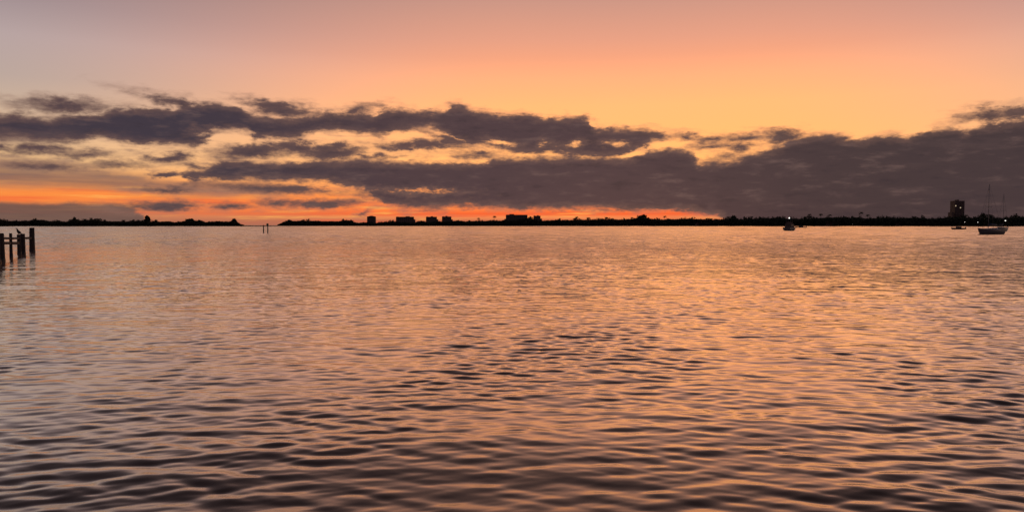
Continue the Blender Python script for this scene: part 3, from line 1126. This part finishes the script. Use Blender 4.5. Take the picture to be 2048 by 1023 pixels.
def cruiser(px, py, L, heading, label, H=5.7, light=True):
    p = on_water(px, py)
    o = thing('motor_cruiser', label, 'motorboat', (p.x, p.y, 0), heading)
    B = L * .36
    fb = 1.35
    off = -L / 2
    h = link('hull', hull_mesh(L, B, fb, 0.4, 0.9, 1.0), M['hullgrey'], o)
    h.location = (off, 0, 0)
    # deckhouse with raked front
    bm = bmesh.new()
    z0, z1 = fb * .98, fb + 1.75
    a, b = off + L * .18, off + L * .66
    w = B * .38
    v = [bm.verts.new(q) for q in [(a, -w, z0), (b, -w * .8, z0), (b, w * .8, z0), (a, w, z0), (a, -w * .95, z1), (b - .9, -w * .75, z1), (b - .9, w * .75, z1), (a, w * .95, z1)]]
    for f in [(4, 5, 6, 7), (0, 1, 5, 4), (1, 2, 6, 5), (2, 3, 7, 6), (3, 0, 4, 7), (0, 3, 2, 1)]:
        bm.faces.new([v[i] for i in f])
    cab = link('deckhouse', mesh_from_bm('deckhouse', bm), M['stucco'], o)
    box('rear_window', M['glass'], cab, a - .04, a + .05, -w * .7, w * .7, z0 + .85, z1 - .2)
    for s in (-1, 1):
        box('side_window', M['glass'], cab, a + .4, a + (b - a) * .6, s * w * .93 - .05, s * w * .93 + .05, z0 + .85, z1 - .25)
    # flybridge
    fl = box('flybridge', M['stucco'], o, a + .3, a + L * .30, -w * .7, w * .7, z1 + .002, z1 + .8, 0.1)
    for s in (-1, 1):
        for x in (a + .45, a + L * .27):
            tube('canopy_post', M['metal'], o, [(x, s * w * .6, z1 + .8), (x, s * w * .6, H - .75)], 0.045, 6)
    box('canopy', M['canvas'], o, a + .2, a + L * .32, -w * .72, w * .72, H - .74, H - .58, 0.05)
    tube('light_mast', M['metal'], o, [(a + L * .15, 0, H - .6), (a + L * .15, 0, H)], 0.04, 6)
    if light:
        bm = bmesh.new()
        bmesh.ops.create_uvsphere(bm, u_segments=10, v_segments=6, radius=0.26)
        q = link('anchor_light', mesh_from_bm('anchor_light', bm, True), M['lamp'], o)
        q.location = (a + L * .15, 0, H + .05)
    tube('rail', M['metal'], o, [(off + L * .5, -B * .44, fb + .6), (off + L * .8, -B * .3, fb + .75), (off + L, 0, fb + .95), (off + L * .8, B * .3, fb + .75), (off + L * .5, B * .44, fb + .6)], 0.03, 6)
    return o


cruiser(1581, 461, 10.5, R(50), 'motor cruiser seen from astern with a lit anchor light on top')


def launch(px, py, L, heading, label, mat='hullgrey', name='motor_launch'):
    p = on_water(px, py)
    o = thing(name, label, 'motorboat', (p.x, p.y, 0), heading)
    off = -L / 2
    B = L * .3
    fb = 0.95
    h = link('hull', hull_mesh(L, B, fb, 0.3, .85, .8), M[mat], o)
    h.location = (off, 0, 0)
    c = box('cabin', M['stucco'], o, off + L * .3, off + L * .62, -B * .33, B * .33, fb * .95, fb + .75, .12)
    box('windscreen', M['glass'], c, off + L * .62 - .06, off + L * .62 + .05, -B * .28, B * .28, fb + .3, fb + .66)
    box('outboard_motor', M['hullblue'], o, off - .35, off + .05, -.22, .22, .1, fb + .45, .08)
    tube('bow_rail', M['metal'], o, [(off + L * .7, -B * .34, fb + .05), (off + L * .72, -B * .33, fb + .5), (off + L * .99, 0, fb + .7), (off + L * .72, B * .33, fb + .5), (off + L * .7, B * .34, fb + .05)], .03, 6)


launch(1601, 455.4, 11, R(184), 'low dark motor launch lying just behind the motor cruiser')
launch(1916, 459, 8.0, R(178), 'low dark motor launch below the tall tower', 'hullblue')


# ------------------------------------------------------------------ channel markers
def marker(px, py, ytop, label, board):
    p = on_water(px, py)
    h = at(px, ytop, p.y).z
    o = thing('channel_marker', label, 'channel marker', (p.x, p.y, 0), random.uniform(-.3, .3), 'channel markers in the gap')
    tube('piling', M['wood'], o, [(0, 0, -1.5), (0.03, 0, h * .5), (0, 0, h)], [0.17, 0.15, 0.13], 9, .05)
    if board == 'red':
        bm = bmesh.new()
        v = [bm.verts.new(q) for q in [(-.2, -.2, h - .45), (.2, -.2, h - .45), (0, -.2, h - .05), (-.2, -.17, h - .45), (.2, -.17, h - .45), (0, -.17, h - .05)]]
        for f in [(0, 1, 2), (5, 4, 3), (0, 3, 4, 1), (1, 4, 5, 2), (2, 5, 3, 0)]:
            bm.faces.new([v[i] for i in f])
        link('day_board', mesh_from_bm('day_board', bm), M['red'], o)
    else:
        box('day_board', M['green'], o, -.3, .3, -.2, -.16, h - .6, h - .05)


marker(527, 466, 449.5, 'plain left channel marker post in the gap', 'red')
marker(535.5, 467, 446.5, 'right channel marker post with board on top', 'green')

# ------------------------------------------------------------------ broken dock at the left edge
dock = thing('broken_dock', 'black wooden dock pilings with cross rails at the left edge', 'dock', (0, 0, 0))


def piling(px, ybase, ytop, wpx, lean=0.0):
    p = on_water(px, ybase)
    r = wpx / 2 / FPX * p.y
    h = at(px, ytop, p.y).z
    pts = [(p.x - lean * .2, p.y, -1.6), (p.x, p.y, 0.0), (p.x + lean * .3, p.y, h * .35), (p.x + lean * .7, p.y, h * .75), (p.x + lean, p.y, h * .97), (p.x + lean, p.y, h)]
    o = tube('piling', M['wood'], dock, pts, [r * 1.06, r * 1.05, r, r * .97, r * .95, r * .8], 12, .05)
    # weed and barnacle collar at the tide line
    tube('barnacle_collar', M['wet'], o, [(p.x, p.y, -.3), (p.x, p.y, .06), (p.x + lean * .2, p.y, .28)], [r * 1.14, r * 1.17, r * 1.08], 12, .06)
    return p, h


P4, h4 = piling(64.5, 503, 455, 9.5, 0.02)
P3b, h3b = piling(46.5, 508, 467, 8, 0.0)
P3a, h3a = piling(39, 509, 468.5, 7, -0.02)
P2, h2 = piling(22.5, 515, 466, 5.5, 0.0)
P1, h1 = piling(3, 522, 466, 12, 0.0)
P0, h0 = piling(-9, 526, 453, 17, 0.03)


def rail(pa, pb, ypx_a, ypx_b, th_px, ext=0.15):
    za = at(0, ypx_a, pa.y).z
    zb = at(0, ypx_b, pb.y).z
    a = Vector((pa.x, pa.y, za))
    b = Vector((pb.x, pb.y, zb))
    d = (b - a).normalized()
    a -= d * ext
    b += d * ext
    s = Vector((-d.y, d.x, 0)).normalized() * .05
    th = th_px / 2 / FPX * pa.y
    bm = bmesh.new()
    v = []
    for q in (a, b):
        for ss, zz in ((-1, -1), (1, -1), (1, 1), (-1, 1)):
            v.append(bm.verts.new(q + s * ss + Vector((0, 0, th * zz))))
    for f in [(0, 1, 2, 3), (7, 6, 5, 4), (0, 4, 5, 1), (1, 5, 6, 2), (2, 6, 7, 3), (3, 7, 4, 0)]:
        bm.faces.new([v[i] for i in f])
    link('rail', mesh_from_bm('rail', bm), M['wood'], dock)


rail(P1, P2, 476, 476.5, 4.6)
rail(P2, P3a, 476.5, 476, 4.4)
rail(P3b, P4, 476, 475.5, 4.4)
rail(P1, P2, 486, 486, 6)
rail(P2, P3a, 486, 486, 6)


# ------------------------------------------------------------------ bird on the piling
def bird(base, label, s=1.0):
    o = thing('perched_bird', label, 'bird', base, R(180))
    me = bpy.data.meshes.new('body')
    V = [(-.26, 0, .02), (-.14, 0, .12), (0, 0, .22), (.08, 0, .33), (.12, 0, .43), (.13, 0, .51), (.19, 0, .53), (0, .05, .10), (0.01, .06, 0.0), (0, -.05, .10), (0.01, -.06, 0.0)]
    E = [(0, 1), (1, 2), (2, 3), (3, 4), (4, 5), (5, 6), (2, 7), (7, 8), (2, 9), (9, 10)]
    rad = [.025, .07, .11, .085, .045, .042, .03, .025, .012, .025, .012]
    me.from_pydata([tuple(c * s for c in v) for v in V], E, [])
    b = link('body', me, M['feather'], o)
    sk = b.modifiers.new('skin', 'SKIN')
    for i, v in enumerate(me.skin_vertices[0].data if me.skin_vertices else []):
        v.radius = (rad[i] * s, rad[i] * s)
        v.use_root = (i == 2)
    b.modifiers.new('sub', 'SUBSURF').render_levels = 2
    tube('bill', M['bill'], o, [(.19 * s, 0, .53 * s), (.27 * s, 0, .515 * s), (.33 * s, 0, .49 * s)], [.022 * s, .015 * s, .005 * s], 8)
    for sd_ in (-1, 1):
        tube('wing', M['feather'], o, [(.05 * s, sd_ * .085 * s, .29 * s), (-.07 * s, sd_ * .1 * s, .19 * s), (-.22 * s, sd_ * .05 * s, .04 * s)], [.05 * s, .055 * s, .012 * s], 8)
    return b


bm_ = bird((P3a.x - 0.03, P3a.y, h3a), 'dark bird perched on top of a dock piling')
me_ = bm_.data
if not me_.skin_vertices:
    bpy.context.view_layer.objects.active = bm_
    bm_.select_set(True)
    bpy.ops.mesh.customdata_skin_add()
    rad_ = [.025, .07, .11, .085, .045, .042, .03, .025, .012, .025, .012]
    for i, v in enumerate(me_.skin_vertices[0].data):
        v.radius = (rad_[i], rad_[i])
        v.use_root = (i == 2)
